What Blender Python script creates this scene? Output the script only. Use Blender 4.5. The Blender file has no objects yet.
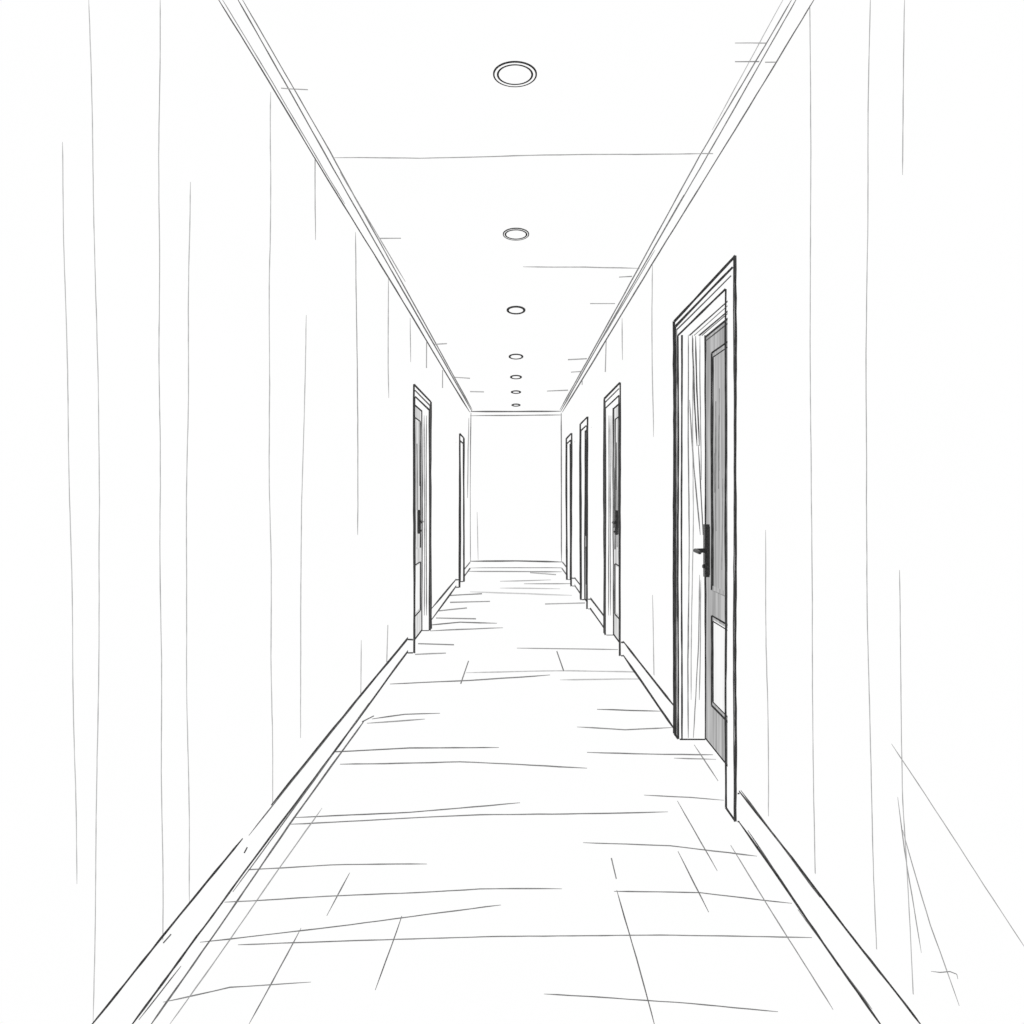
import bpy, math, random
from mathutils import Vector
random.seed(7)
F=735.0; U=0.87; VX=516.0; VY=497.5
H=1.349*U                 # camera height above floor
S=6.28
CT=1.66; CB=1.635; CD=0.058
YE=F*U/52.28              # end wall distance
def w(Y): return U*(1-S*Y/(F*U))
def dbR(Y): return max(0.004,U*(0.0592-3.11*Y/(F*U)))   # right skirting projection
def dbL(Y): return 0.008
def ray(px,py): return ((px-VX)/F,(VY-py)/F)
def proj(P): return (VX+F*P[0]/P[1], VY-F*(P[2]-H)/P[1])
EPS=0.0025
def bis(fn,a,b):
    for _ in range(60):
        m=(a+b)/2
        if fn(m)>0: b=m
        else: a=m
    return (a+b)/2
def unproj(px,py,surf):
    dx,dz=ray(px,py); k=surf[0]
    if k=='floor': t=-(H-EPS)/dz
    elif k=='ceil': t=(CT*U-EPS)/dz
    elif k=='Z': t=(surf[1]-.0015-H)/dz
    elif k=='Y': t=surf[1]-EPS
    elif k in ('wall','skirt'):
        sd,d=surf[1],surf[2]
        df=d if callable(d) else (lambda Y:d)
        t=bis(lambda t: sd*dx*t-(w(t)-df(t)-EPS),0.05,YE*1.3)
        if k=='skirt' and dz<-.01: t=min(t,-(H-EPS)/dz)
    elif k=='crown':
        sd=surf[1]
        def g(t):
            d=w(t)-sd*dx*t
            zs=U*(CB+(CT-CB)*d/(CD*U))-EPS
            return dz*t-zs
        t=bis(g,0.05,YE*1.3)
        t=min(t,(CT*U-EPS)/dz,bis(lambda t: sd*dx*t-(w(t)-EPS),0.05,YE*1.3))
    return (dx*t,t,dz*t+H)

# ---------- materials ----------
MC={}
def lin(g):
    g/=255.0
    return g/12.92 if g<=0.04045 else ((g+0.055)/1.055)**2.4
def ramp_mat(name,g1,g2,scale=(60,60,60),detail=3.0,tint=(1,1,1),emit=True,rough=.6):
    if name in MC: return MC[name]
    m=bpy.data.materials.new(name); m.use_nodes=True
    nt=m.node_tree; nt.nodes.clear()
    out=nt.nodes.new('ShaderNodeOutputMaterial')
    tc=nt.nodes.new('ShaderNodeTexCoord'); mp=nt.nodes.new('ShaderNodeMapping')
    mp.inputs['Scale'].default_value=scale
    nz=nt.nodes.new('ShaderNodeTexNoise'); nz.inputs['Scale'].default_value=1.0; nz.inputs['Detail'].default_value=detail
    cr=nt.nodes.new('ShaderNodeValToRGB')
    a,b=lin(g1),lin(g2)
    cr.color_ramp.elements[0].position=.3; cr.color_ramp.elements[1].position=.7
    cr.color_ramp.elements[0].color=(a*tint[0],a*tint[1],a*tint[2],1)
    cr.color_ramp.elements[1].color=(b*tint[0],b*tint[1],b*tint[2],1)
    nt.links.new(tc.outputs['Object'],mp.inputs['Vector']); nt.links.new(mp.outputs[0],nz.inputs['Vector'])
    nt.links.new(nz.outputs['Fac'],cr.inputs['Fac'])
    if emit:
        sh=nt.nodes.new('ShaderNodeEmission'); nt.links.new(cr.outputs['Color'],sh.inputs['Color'])  # surface glows in its own flat colour instead of being lit
    else:
        sh=nt.nodes.new('ShaderNodeBsdfPrincipled'); nt.links.new(cr.outputs['Color'],sh.inputs['Base Color'])
        sh.inputs['Roughness'].default_value=rough
    nt.links.new(sh.outputs[0],out.inputs['Surface'])
    m.diffuse_color=(a,a,a,1)
    MC[name]=m; return m
PAPER=ramp_mat('self_lit_white_paper',254.6,255,(3,3,3))  # emissive white: walls, floor, ceiling and trim glow evenly, without shading
LENS=ramp_mat('lamp_lens',254,255,(20,20,20))
WOOD_NEAR=ramp_mat('grey_wood_grain',150,205,(80,40,1.6),5)
WOOD_MID=ramp_mat('light_grey_wood_grain',190,240,(40,12,1.2),4)
WOOD_FAR=ramp_mat('mid_grey_wood_grain',140,190,(40,12,1.2),4)
WOODL=ramp_mat('pale_wood_grain',240,255,(70,30,1.6),4)
METAL=ramp_mat('dark_handle_metal',25,55,(90,90,90),emit=False,rough=.45)
def PEN(g): return ramp_mat('pencil_tone_%d'%g,max(0,g-12),min(250,g+16),(35,35,35),4)

# ---------- builder ----------
class B:
    def __init__(s): s.v=[]; s.f=[]; s.m=[]; s.mats=[]
    def mi(s,m):
        if m not in s.mats: s.mats.append(m)
        return s.mats.index(m)
    def face(s,pts,m):
        i=len(s.v); s.v+=[tuple(p) for p in pts]; s.f.append(tuple(range(i,i+len(pts)))); s.m.append(s.mi(m))
    def hexa(s,c,m):
        i=len(s.v); s.v+=[tuple(p) for p in c]; k=s.mi(m)
        for q in ((0,1,2,3),(7,6,5,4),(0,4,5,1),(1,5,6,2),(2,6,7,3),(3,7,4,0)):
            s.f.append(tuple(i+a for a in q)); s.m.append(k)
    def box(s,x0,x1,y0,y1,z0,z1,m):
        s.hexa([(x0,y0,z0),(x1,y0,z0),(x1,y1,z0),(x0,y1,z0),(x0,y0,z1),(x1,y0,z1),(x1,y1,z1),(x0,y1,z1)],m)
    def wbox(s,sd,Y0,Y1,z0,z1,d0,d1,m):
        f0=d0 if callable(d0) else (lambda Y:d0); f1=d1 if callable(d1) else (lambda Y:d1)
        P=lambda Y,z,f:(sd*(w(Y)-f(Y)),Y,z)
        s.hexa([P(Y0,z0,f0),P(Y0,z0,f1),P(Y1,z0,f1),P(Y1,z0,f0),P(Y0,z1,f0),P(Y0,z1,f1),P(Y1,z1,f1),P(Y1,z1,f0)],m)
    def stroke(s,pts,surf,g=130,wd=1.2,wob=0.35,taper=True):
        P=[]
        for a,b in zip(pts[:-1],pts[1:]):
            L=math.hypot(b[0]-a[0],b[1]-a[1]); n=max(1,int(L/14))
            for i in range(n): P.append((a[0]+(b[0]-a[0])*i/n,a[1]+(b[1]-a[1])*i/n))
        P.append(pts[-1]); n=len(P)
        ph=random.random()*6.28; fr=random.uniform(.2,.5)
        vs=[]
        for i,p in enumerate(P):
            a=P[max(0,i-1)]; b=P[min(n-1,i+1)]
            tx,ty=b[0]-a[0],b[1]-a[1]; L=math.hypot(tx,ty) or 1; nx,ny=-ty/L,tx/L
            o=wob*math.sin(ph+i*fr)+random.uniform(-.12,.12)*min(1,wob*3)
            h=wd/2*(1+random.uniform(-.18,.18))
            if taper and n>3 and (i==0 or i==n-1): h*=.45
            vs.append(unproj(p[0]+nx*(o+h),p[1]+ny*(o+h),surf)); vs.append(unproj(p[0]+nx*(o-h),p[1]+ny*(o-h),surf))
        i0=len(s.v); s.v+=vs; k=s.mi(PEN(g))
        for i in range(n-1):
            a=i0+2*i; s.f.append((a,a+1,a+3,a+2)); s.m.append(k)
    def obj(s,name,parent=None,origin=(0,0,0),**props):
        me=bpy.data.meshes.new(name); O=Vector(origin)
        me.from_pydata([tuple(Vector(v)-O) for v in s.v],[],s.f)
        for m in s.mats: me.materials.append(m)
        me.polygons.foreach_set('material_index',s.m); me.update()
        o=bpy.data.objects.new(name,me); bpy.context.collection.objects.link(o)
        if parent:
            o.parent=parent; pw=parent.get('_w',(0,0,0)); o.location=O-Vector(pw)
        else: o.location=O
        o['_w']=tuple(O)
        for k,v in props.items(): o[k]=v
        return o
def empty(name,loc,**props):
    o=bpy.data.objects.new(name,None); o.empty_display_size=.2; o.location=loc
    bpy.context.collection.objects.link(o); o['_w']=tuple(loc)
    for k,v in props.items(): o[k]=v
    return o

Y0=-1.2; ZC=CT*U+H
CF=.055
CAS=CF*U; CW=0.086; LD=-0.088*U
# doors: side, p_near, p_far, ztop(rel units), near casing width
doors=[(1,221.5,159.5,1.004,.12),(1,105,89,.977,None),(1,72,65,.977,None),(1,56,51,.977,None),(-1,103,86,.98,None),(-1,57,52.5,.955,None)]
DI=[]
for i,(sd,pn,pf,zt,cn) in enumerate(doors):
    yn=U*F*(1-CF)/(pn+S); yf=U*F*(1-CF)/(pf+S)
    cw=CW if (yf-yn)>.8 else .075
    if i in (1,4): cn=.05
    DI.append(dict(sd=sd,yn=yn,yf=yf,zt=zt*U+H,cw=cw,cn=cn or cw))

# ---------- floor ----------
b=B(); b.box(-1.15,1.15,Y0,YE+.15,-.12,0,PAPER)
fs=[([(466,571),(562,572)],150),([(524,584),(574,584)],150),([(500,581),(551,580)],175),([(447,596),(482,594)],140),([(450,602),(490,601)],150),
([(437,611),(467,608)],150),([(470,592),(572,595)],200),([(421,626),(460,622),(497,623)],120),([(430,631),(503,628)],140),([(418,644),(454,645)],140),
([(436,618),(476,619)],150),([(517,648),(570,649),(618,650)],150),([(466,673),(560,671),(663,672)],190),([(560,680),(661,679)],190),([(390,684),(470,680),(550,675)],130),([(415,654),(446,653)],160),
([(597,709),(663,711)],120),([(372,719),(405,714),(440,713)],120),([(367,723),(425,719)],150),([(577,727),(625,730),(672,728)],140),
([(322,752),(410,748),(499,748)],120),([(340,764),(460,762),(587,768)],130),([(587,752),(650,754),(713,755)],130),([(674,758),(716,759)],150),([(644,795),(690,797),(724,800)],130),
([(293,818),(410,812),(520,803)],120),([(289,824),(480,815),(668,812)],130),([(236,870),(330,865),(427,864)],130),([(583,843),(670,846),(757,856)],130),
([(223,902),(400,893),(480,889),(562,889)],130),([(614,891),(700,893),(792,903)],120),([(200,942),(350,925),(501,905)],120),([(238,945),(500,936),(660,935),(812,938)],130),
([(163,1002),(230,987),(311,982)],130),([(544,994),(600,997),(690,1003),(778,1012)],120),
([(322,808),(247,915),(170,1024)],165),([(350,873),(327,916)],120),([(301,928),(249,1024)],120),([(402,916),(375,990)],110),([(469,661),(461,684)],130),
([(557,651),(564,671)],120),([(677,801),(717,871)],130),([(611,858),(616,879)],130),([(617,890),(636,958),(655,1026)],110),([(678,851),(709,912)],120),
([(731,845),(780,925),(833,1010)],150),([(694,745),(718,781)],140),([(545,604),(585,603)],170),([(500,588),(560,589)],190),([(530,573),(556,575)],170)]
for p,g in fs: b.stroke(p,('floor',),g,1.25)
b.stroke([(150,1026),(219,927),(290,824),(365,720)],('floor',),105,1.7)
b.stroke([(374,716),(362,722)],('floor',),110,1.3)
b.obj('floor',kind='structure',label='plain white corridor floor with thin sketched tile lines')
# ---------- ceiling ----------
b=B(); b.box(-1.15,1.15,Y0,YE+.15,ZC,ZC+.12,PAPER)
for p,g in [([(333,158),(420,158),(515,156),(620,154),(704,154)],160),([(523,267),(585,267),(640,268)],165),([(590,304),(615,304)],165),([(380,238),(401,238)],165),
 ([(292,89),(308,90)],170),([(735,43),(767,43)],165),([(735,62),(775,62)],140),([(568,360),(587,359)],160),([(571,372),(590,371)],170),([(547,391),(568,390)],160),([(453,377),(470,378)],170),
 ([(430,345),(447,344)],170),([(470,392),(484,392)],180),([(619,277),(632,276)],150)]:
    b.stroke(p,('ceil',),g,1.1)
b.obj('ceiling',kind='structure',label='smooth white corridor ceiling with faint sketched joints')
# ---------- end wall ----------
b=B(); b.box(-1.1,1.1,YE,YE+.15,0,ZC,PAPER)
for p,g,ww in [([(477,512),(478,560)],185,1.1),([(471,412),(470,490),(470.5,562)],135,1.2),([(561,412),(561.5,490),(561.5,562)],125,1.2)]:
    b.stroke(p,('Y',YE),g,ww,.15)
b.obj('wall_end',kind='structure',label='plain white wall closing the corridor')

# ---------- side walls ----------
def side_wall(sd,name,strokes,label):
    b=B(); cur=Y0
    for D in sorted([d for d in DI if d['sd']==sd],key=lambda d:d['yn']):
        a,c=D['yn']+D['cn'],D['yf']-D['cw']
        b.wbox(sd,cur,a,0,ZC,0,-.18,PAPER); b.wbox(sd,a,c,D['zt']-.087,ZC,0,-.18,PAPER); cur=c
    b.wbox(sd,cur,YE+.14,0,ZC,0,-.18,PAPER)
    for p,g in strokes: b.stroke(p,('wall',sd,0.0),g,1.05,.5)
    return b.obj(name,kind='structure',label=label)
side_wall(-1,'wall_left',[([(89,-3),(95,250),(100,500),(97,800),(93,1022)],185),([(62,142),(70,500),(77,884)],185),([(160,-3),(159,200),(160,500),(162,800),(163,950)],180),
 ([(190,182),(186,600),(190,905)],185),([(271,92),(269,400),(271,600),(273,840)],185),([(306,315),(302,500),(300,738)],185),([(315,145),(316,240)],165),([(356,232),(358,535)],165),
 ([(388,275),(389,398)],175),([(410,318),(411,362)],165),([(427,342),(427,368)],165),([(361,640),(360,712)],185),([(388,625),(387,662)],185),([(443,370),(443,388)],160),([(469,418),(468,498)],165)],
 'long plain white plaster wall with faint vertical strokes')
side_wall(1,'wall_right',[([(870,-3),(867,250),(866,500),(870,750),(877,965)],175),([(905,-3),(902,175)],175),([(899,570),(903,800),(914,1012)],175),([(810,-3),(811,500),(813,700),(815,885)],180),
 ([(765,530),(769,822)],180),([(652,265),(653,437)],180),([(652,595),(654,688)],180),([(622,318),(622,360)],170),([(606,333),(605,372)],165),([(582,360),(582,385)],160),
 ([(891,744),(960,847),(1026,950)],170),([(898,797),(905,850),(921,953)],150),([(903,830),(930,925),(959,1006)],160),([(931,971),(940,972),(950,971),(957,974),(958,979)],120)],
 'long plain white plaster wall with faint vertical strokes')

# ---------- skirting ----------
BT=1.228; bz=(1.349-BT)*U
def skirting(sd,name,df,lines,label):
    b=B(); cur=Y0
    for D in sorted([d for d in DI if d['sd']==sd],key=lambda d:d['yn']):
        b.wbox(sd,cur,D['yn'],0,bz,df,0,PAPER); cur=D['yf']
    b.wbox(sd,cur,YE,0,bz,df,0,PAPER)
    for p,g,wd in lines: b.stroke(p,('skirt',sd,df),g,wd,.35)
    return b.obj(name,kind='structure',label=label)
def seg(x0,y0,x1,y1,a,c,o=0,o2=None):
    f=lambda x:y0+(y1-y0)*(x-x0)/(x1-x0)
    o2=o if o2 is None else o2
    return [(a+o,f(a)),(c+o2,f(c))]
T=lambda a,c,o=0,q=None:seg(92,1024,470,562,a,c,o,q); Bo=lambda a,c,o=0,q=None:seg(132,1024,470,568,a,c,o,q)
L=[(T(89,244,0,-1.5),60,2.2),(T(271,415,0),65,2.0),(T(246,360,3,0),105,1.2),(T(431,458),80,1.6),(T(464,470),100,1.3)]
L+=[(Bo(129,205,0),60,2.2),(Bo(135,175,4,6),100,1.3),(Bo(195,415),70,2.0),(Bo(230,330,2.5,1.5),110,1.2),(Bo(290,370,2,-1),110,1.2),(Bo(431,460),80,1.6),(Bo(464,470),100,1.3),([(163,943),(171,934)],110,1.2),([(244,853),(247,847)],80,1.6)]
skirting(-1,'baseboard_left',dbL,L,'low white skirting board outlined in dark pencil')
T=lambda a,c,o=0,q=None:seg(920,1024,562,562,a,c,o,q); Bo=lambda a,c,o=0,q=None:seg(880,1024,562,568,a,c,o,q)
L=[(T(739,923),60,2.2),(T(739,822,1.5,-1.5),100,1.3),(T(622,675),65,2.0),(T(588,606),80,1.6),(T(572,582),95,1.3),(T(562,568),110,1.2)]
L+=[(Bo(739,883),60,2.2),(Bo(745,840,2.5,-1),100,1.4),(Bo(800,870,-2,2),120,1.2),(Bo(622,677),65,2.1),(Bo(589,607),80,1.6),(Bo(573,583),95,1.3),(Bo(562,568),110,1.2)]
skirting(1,'baseboard_right',dbR,L,'low white skirting board outlined in dark pencil')
b=B(); b.box(-w(YE)+.006,w(YE)-.006,YE-.012,YE,0,bz,PAPER)
b.stroke([(470,561.5),(516,561),(562,562)],('Y',YE-.012),100,1.5,.2); b.stroke([(467,568),(564,568)],('Y',YE-.012),95,1.4,.2)
b.obj('baseboard_end',kind='structure',label='low white skirting board across the closing wall')

# ---------- crown trim ----------
def crown(sd,name,lines):
    b=B(); pr=[(0,CB*U+H),(CD*U,CT*U+H),(0,CT*U+H)]
    A=[(sd*(w(Y0)-d),Y0,z) for d,z in pr]; C=[(sd*(w(YE)-d),YE,z) for d,z in pr]
    b.face(A,PAPER); b.face(C[::-1],PAPER)
    for i in range(3):
        j=(i+1)%3; b.face([A[i],A[j],C[j],C[i]],PAPER)
    for p,g,wd in lines: b.stroke(p,('crown',sd),g,wd,.35)
    b.obj(name,kind='structure',label='slim white ceiling moulding drawn with double pencil lines')
crown(-1,'trim_1',[([(217,-3),(470,412)],95,1.4),([(221,-3),(345,204)],145,1.0),([(236,-3),(472,412)],110,1.3),([(240.5,-3),(330,151),(472,410)],125,1.2),([(340,172),(405,282)],155,1.0),([(281,88),(293,89)],165,1.1)])
crown(1,'trim_2',[([(816,-3),(562,412)],105,1.3),([(798,-3),(560,412)],120,1.2),([(793,-3),(700,156),(560,410)],125,1.2),([(785,-3),(712,130)],175,.9),([(765,62),(776,62)],150,1.0),([(702,154),(713,154)],160,1.0),([(684,195),(640,272)],120,1.2),([(655,250),(600,342)],140,1.0)])
b=B(); b.box(-w(YE)+.01,w(YE)-.01,YE-.03,YE,ZC-.035,ZC,PAPER)
b.stroke([(470,411.5),(516,411.8),(562,411.3)],('Y',YE-.03),105,1.4,.2); b.stroke([(470,415.5),(562,415)],('Y',YE-.03),135,1.1,.2)
b.obj('trim_3',kind='structure',label='slim white ceiling moulding across the closing wall')

# ---------- doors ----------
def line3(b,P,Q,surf,g,wd,wob=.25,ox=0,ox2=None):
    a=proj(P); c=proj(Q); b.stroke([(a[0]+ox,a[1]),(c[0]+(ox if ox2 is None else ox2),c[1])],surf,g,wd,wob,False)
def bar(b,c0,c1,r0,r1,m,n=12):
    c0=Vector(c0); c1=Vector(c1); ax=(c1-c0).normalized()
    u=ax.orthogonal().normalized(); v=ax.cross(u)
    i=len(b.v); k=b.mi(m); rings=[(c0,r0*.7),(c0+ax*r0*.3,r0),(c1-ax*r1*.3,r1),(c1,r1*.7)]
    for c,r in rings:
        for a in range(n):
            t=2*math.pi*a/n; b.v.append(tuple(c+u*r*math.cos(t)+v*r*math.sin(t)))
    for q in range(3):
        for a in range(n):
            b.f.append((i+q*n+a,i+q*n+(a+1)%n,i+(q+1)*n+(a+1)%n,i+(q+1)*n+a)); b.m.append(k)
    b.f.append(tuple(i+a for a in range(n))[::-1]); b.m.append(k)
    b.f.append(tuple(i+3*n+a for a in range(n))); b.m.append(k)
labels=['grey wooden panelled door in a deep white frame, dark lever handle','narrow pale wooden door in white frame with dark handle',
 'closed grey wooden door in dark-outlined white frame','closed grey door in thin frame beside the closing wall',
 'pale wooden door in white frame with dark lever handle','closed narrow grey door in thin dark-outlined frame']
for n,D in enumerate(DI):
    sd,yn,yf,zt,cw,cn=D['sd'],D['yn'],D['yf'],D['zt'],D['cw'],D['cn']
    big=(n==0); mid=n in (1,4); lw=2.4 if big else (1.8 if mid else 1.6); g=55 if big else 60
    WOOD=WOOD_NEAR if big else (WOOD_MID if mid else WOOD_FAR)
    ld=LD if big else (-.012*U if mid else .012*U)
    a,c=yn+cn,yf-cw; zo=zt-.087
    root=empty('door_%d'%(n+1),(sd*w((yn+yf)/2),(yn+yf)/2,0),kind='structure',label=labels[n])
    X=lambda Y,d:sd*(w(Y)-d)
    P=lambda Y,z,d:(X(Y,d),Y,z)
    # frame
    b=B()
    b.wbox(sd,yn,a,0,zt,CAS,0,PAPER); b.wbox(sd,c,yf,0,zt,CAS,0,PAPER); b.wbox(sd,a,c,zo,zt,CAS,0,PAPER)
    b.wbox(sd,yn,yn+.018,0,zt,CAS+.006,CAS,PAPER); b.wbox(sd,yf-.018,yf,0,zt,CAS+.006,CAS,PAPER); b.wbox(sd,yn+.018,yf-.018,zt-.018,zt,CAS+.006,CAS,PAPER)
    jt=.012
    b.wbox(sd,a-jt,a+.002,0,zo,.001,-.17,PAPER); b.wbox(sd,c-.002,c+jt,0,zo,.001,-.17,PAPER); b.wbox(sd,a,c,zo-.002,zo+jt,.001,-.17,PAPER)
    sf=('skirt',sd,CAS+.007); d=CAS+.007
    z0=.004
    line3(b,P(yn,z0,d),P(yn,zt,d),sf,g,lw); line3(b,P(yf,z0,d),P(yf,zt,d),sf,g,lw*1.1); line3(b,P(yn,zt,d),P(yf,zt,d),sf,g,lw)
    line3(b,P(a,z0,d),P(a,zo,d),sf,g,lw*(.9 if big else .7)); line3(b,P(c,z0,d),P(c,zo,d),sf,g,lw*.8); line3(b,P(a,zo,d),P(c,zo,d),sf,g,lw*.9)
    line3(b,P(yn,z0,d),P(a,z0,d),sf,g,lw); line3(b,P(c,z0,d),P(yf,z0,d),sf,g,lw)
    dn=(dbR(yn) if sd>0 else dbL(yn))
    for zz in (.004,bz):
        line3(b,P(yn,zz,dn),P(yn,zz,CAS),('Y',yn),70,1.7 if (big or mid) else 1.2)
    if big:
        line3(b,P(yn,z0,d),P(yn,zt,d),sf,75,1.3,.4,-1.8,-1.4)
        m=.032; line3(b,P(yn+m,zt-m,d),P(yf-m,zt-m,d),sf,55,2.4); line3(b,P(yf-m,z0,d),P(yf-m,zt-m,d),sf,55,2.0)
        m=.055; line3(b,P(yn+m,zt-m,d),P(yf-m,zt-m,d),sf,85,1.4); line3(b,P(yf-m,z0,d),P(yf-m,zt-m,d),sf,120,1.0)
        for dd,gg,ww in ((0,80,1.4),(-.022,130,1.0),(-.045,75,1.5),(-.06,120,1.0)):
            line3(b,P(a,zo-.003,dd),P(c,zo-.003,dd),('Z',zo-.002),gg,ww)
    elif mid:
        line3(b,P(yf-.04,z0,d),P(yf-.04,zt-.04,d),sf,85,1.3); line3(b,P(yn+.04,zt-.04,d),P(yf-.04,zt-.04,d),sf,80,1.3)
    # far jamb face
    sj=('Y',c-.002); q=lambda dd,z:(X(c,dd),c-.003,z)
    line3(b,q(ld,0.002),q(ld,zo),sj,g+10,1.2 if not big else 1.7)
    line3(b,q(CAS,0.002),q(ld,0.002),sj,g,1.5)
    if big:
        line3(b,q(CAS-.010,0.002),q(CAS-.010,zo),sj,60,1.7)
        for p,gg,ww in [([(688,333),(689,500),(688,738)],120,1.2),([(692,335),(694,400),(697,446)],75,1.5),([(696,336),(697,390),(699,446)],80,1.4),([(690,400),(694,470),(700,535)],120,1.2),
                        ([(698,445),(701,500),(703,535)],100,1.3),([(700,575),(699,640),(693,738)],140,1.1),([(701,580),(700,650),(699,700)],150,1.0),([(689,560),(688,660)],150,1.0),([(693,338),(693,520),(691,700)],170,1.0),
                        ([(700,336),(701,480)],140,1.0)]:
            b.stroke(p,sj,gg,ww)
    elif mid:
        x1=proj(q(CAS,1))[0]; x2=proj(q(ld,1))[0]
        for k in range(2):
            xx=x1+(x2-x1)*(.35+.3*k); b.stroke([(xx,VY-82),(xx+random.uniform(-.6,.6),VY+20),(xx,VY+118)],sj,110+25*k,1.0,.25)
    b.obj('door_frame',root,(X(yn,0),yn,0),label='white moulded door frame with dark pencil outline')
    # leaf
    b=B(); lt=.04; bd=.008
    la,lc=a+.003,c-.003
    b.wbox(sd,la,lc,.004,zo-.004,ld-bd,ld-lt,WOOD)
    sw=.11
    zl0,zl1,zu0,zu1=.20,.62,.74,zo-.11
    F0,F1=ld,ld-bd
    b.wbox(sd,la,la+sw,.004,zo-.004,F0,F1,WOOD); b.wbox(sd,lc-sw,lc,.004,zo-.004,F0,F1,WOOD)
    for u0,u1 in ((.004,zl0),(zl1,zu0),(zu1,zo-.004)): b.wbox(sd,la+sw,lc-sw,u0,u1,F0,F1,WOOD)
    b.wbox(sd,la+sw+.02,lc-sw-.02,zl0+.02,zl1-.02,ld-.004,F1,WOODL)
    b.wbox(sd,la+sw+.02,lc-sw-.02,zu0+.02,zu1-.02,ld-.004,F1,WOOD)
    sl=('wall',sd,ld)
    gl=55; lwl=1.8 if big else 1.2
    for u0,u1 in ((zl0,zl1),(zu0,zu1)):
        for m_,wd in ((0,lwl),(.022,lwl*.7)):
            if m_ and not big: continue
            A,C,Z,W_=la+sw+m_,lc-sw-m_,u0+m_,u1-m_
            ed=[(P(A,Z,ld),P(A,W_,ld)),(P(C,Z,ld),P(C,W_,ld)),(P(A,W_,ld),P(C,W_,ld))]
            if u0==zl0: ed.append((P(A,Z,ld),P(C,Z,ld)))
            elif not mid: 
                if m_==0: b.stroke([proj(P(A,Z,ld)),proj(P(C,Z,ld))],sl,140,1.0)
            for Pq,Qq in ed: line3(b,Pq,Qq,sl,gl,wd)
    line3(b,P(lc,.01,ld),P(lc,zo-.01,ld),sl,gl,lwl); line3(b,P(la,.01,ld),P(lc,.01,ld),sl,gl,1.4); line3(b,P(la,zo-.01,ld),P(lc,zo-.01,ld),sl,gl,1.8)
    if big: line3(b,P(la,zo-.03,ld),P(lc,zo-.03,ld),sl,80,1.2)
    hs=16 if big else (7 if mid else 3)
    for k in range(hs):
        Y=random.uniform(la+.02,lc-.02)
        z1=random.uniform(.7,1.4); z2=z1+random.uniform(.3,.6)
        if big and la+sw<Y<lc-sw: z1=max(z1,.85)
        z2=min(z2,zo-.03)
        line3(b,P(Y,z1,ld),P(Y+random.uniform(-.01,.01),z2,ld),sl,random.choice((105,125,145)) if big else 90,.9,.4)
    leaf=b.obj('door_leaf',root,(X(la,ld),la,0),label='grey wood door leaf with two panels')
    # handle
    if big or mid:
        b=B(); Yh=lc-(.06 if big else .25); zh=H-.29*U if big else H-.235*U
        pw=.024 if big else .045; ph=.115 if big else .09
        b.wbox(sd,Yh-pw,Yh+pw,zh-ph,zh+ph,ld+.016,ld,METAL)
        b.wbox(sd,Yh-pw*.7,Yh+pw*.7,zh-ph-.01,zh+ph+.01,ld+.022,ld,METAL)
        pr=.062 if big else .036
        p0=Vector(P(Yh,zh,ld+.018)); p1=Vector(P(Yh,zh,ld+pr))
        bar(b,p0,p1,.011,.010,METAL)
        bar(b,p1+Vector((0,.012,0)),p1+Vector((-sd*.002,-.09,-.004)),.010,.008,METAL)
        bar(b,Vector(P(Yh,zh-.075,ld+.02)),Vector(P(Yh,zh-.075,ld+.03)),.010,.010,METAL)
        b.obj('door_handle',leaf,(X(Yh,ld),Yh,zh),label='dark metal lever handle on long backplate')

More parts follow.
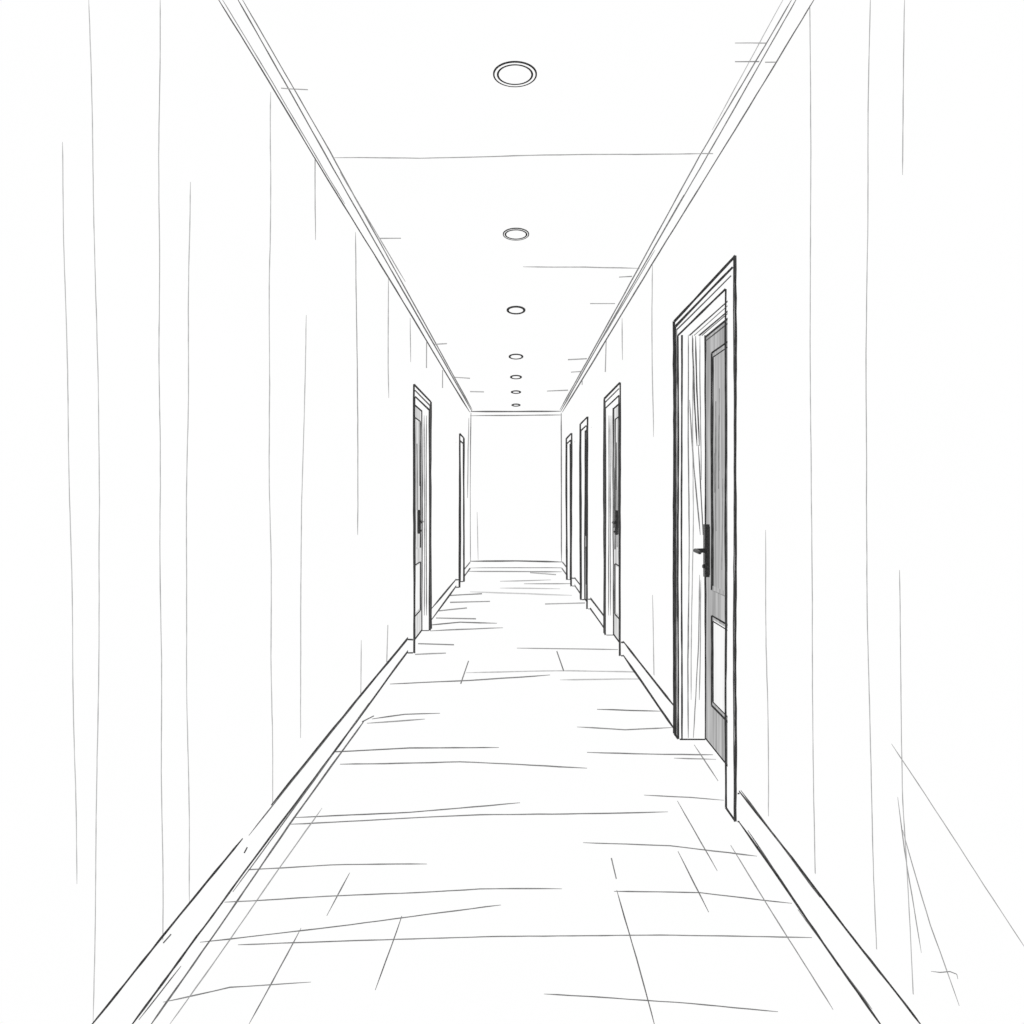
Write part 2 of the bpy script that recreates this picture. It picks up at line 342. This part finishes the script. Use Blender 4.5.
# ---------- recessed lights ----------
li=[(515,74,22,12.8),(516,234,13.2,6.2),(516,310,9.5,4.2),(516,356.5,7.4,2.8),(516,377,6.0,2.1),(516,392,5.2,1.7),(516,405,4.6,1.5)]
for x,y,ax,ay in li:
    dy=VY-y; Y=U*F*CT/dy; cx=(x-VX)/F*Y; rx=ax/F*Y; ry=Y*ay/dy
    root=empty('recessed_light',(cx,Y,ZC),label='small round recessed ceiling downlight with dark-edged rim',category='ceiling light',group='downlights along the corridor ceiling')
    px=1.0/ax
    py=1.0/ay
    if ax>15: R=[(0,1.6,PEN(50)),(1.6,3.8,PAPER),(3.8,5.8,PEN(40))]
    elif ax>12: R=[(0,1.1,PEN(65)),(1.1,1.8,PAPER),(1.8,3.4,PEN(45))]
    elif ax>9: R=[(0,.9,PEN(65)),(.9,2.4,PEN(45))]
    else: R=[(0,.9,PEN(50)),(.9,2.0,PEN(40))]
    kx=1.0; ky=.62 if ax>9 else .5
    N=64; b=B()
    def ring(o,dz): return [(cx+rx*(1-o*kx*px)*math.cos(2*math.pi*k/N),Y+ry*(1-o*ky*py)*math.sin(2*math.pi*k/N),ZC-.003-dz) for k in range(N)]
    wall_=ring(0,0); top=[(p[0],p[1],ZC+.002) for p in wall_]
    for k in range(N): b.face([top[k],top[(k+1)%N],wall_[(k+1)%N],wall_[k]],PEN(55))
    for o0,o1,m in R:
        r0_=ring(o0,0); r1_=ring(o1,0)
        for k in range(N): b.face([r0_[k],r0_[(k+1)%N],r1_[(k+1)%N],r1_[k]],m)
    b.obj('trim_ring',root,(cx,Y,ZC),label='dark-edged round rim')
    b=B(); prev=ring(R[-1][1],0)
    cxv=Vector((cx,Y,ZC-.003))
    for r,dz in ((.9,.0005),(.6,.001),(.25,.0015)):
        cur=[tuple(cxv+(Vector(p)-cxv)*r/1.0-Vector((0,0,dz))) for p in ring(R[-1][1],0)]
        for k in range(N): b.face([prev[k],prev[(k+1)%N],cur[(k+1)%N],cur[k]],LENS)
        prev=cur
    b.face(prev,LENS)
    b.obj('lamp_lens',root,(cx,Y,ZC),label='white glowing lens')

for o in bpy.data.objects:
    if '_w' in o: del o['_w']
# ---------- world, camera ----------
wd=bpy.data.worlds.new('World'); bpy.context.scene.world=wd; wd.use_nodes=True
wd.node_tree.nodes['Background'].inputs[0].default_value=(1,1,1,1); wd.node_tree.nodes['Background'].inputs[1].default_value=1
cam=bpy.data.cameras.new('camera'); co=bpy.data.objects.new('camera',cam); bpy.context.collection.objects.link(co)
co.location=(0,0,H); co.rotation_euler=(math.pi/2,0,0)
cam.sensor_width=36; cam.lens=F*36/1024; cam.shift_x=-(VX-512)/1024; cam.shift_y=-(512-VY)/1024; cam.clip_start=.02
bpy.context.scene.camera=co
vs=bpy.context.scene.view_settings; vs.view_transform='Standard'; vs.look='None'; vs.exposure=0; vs.gamma=1
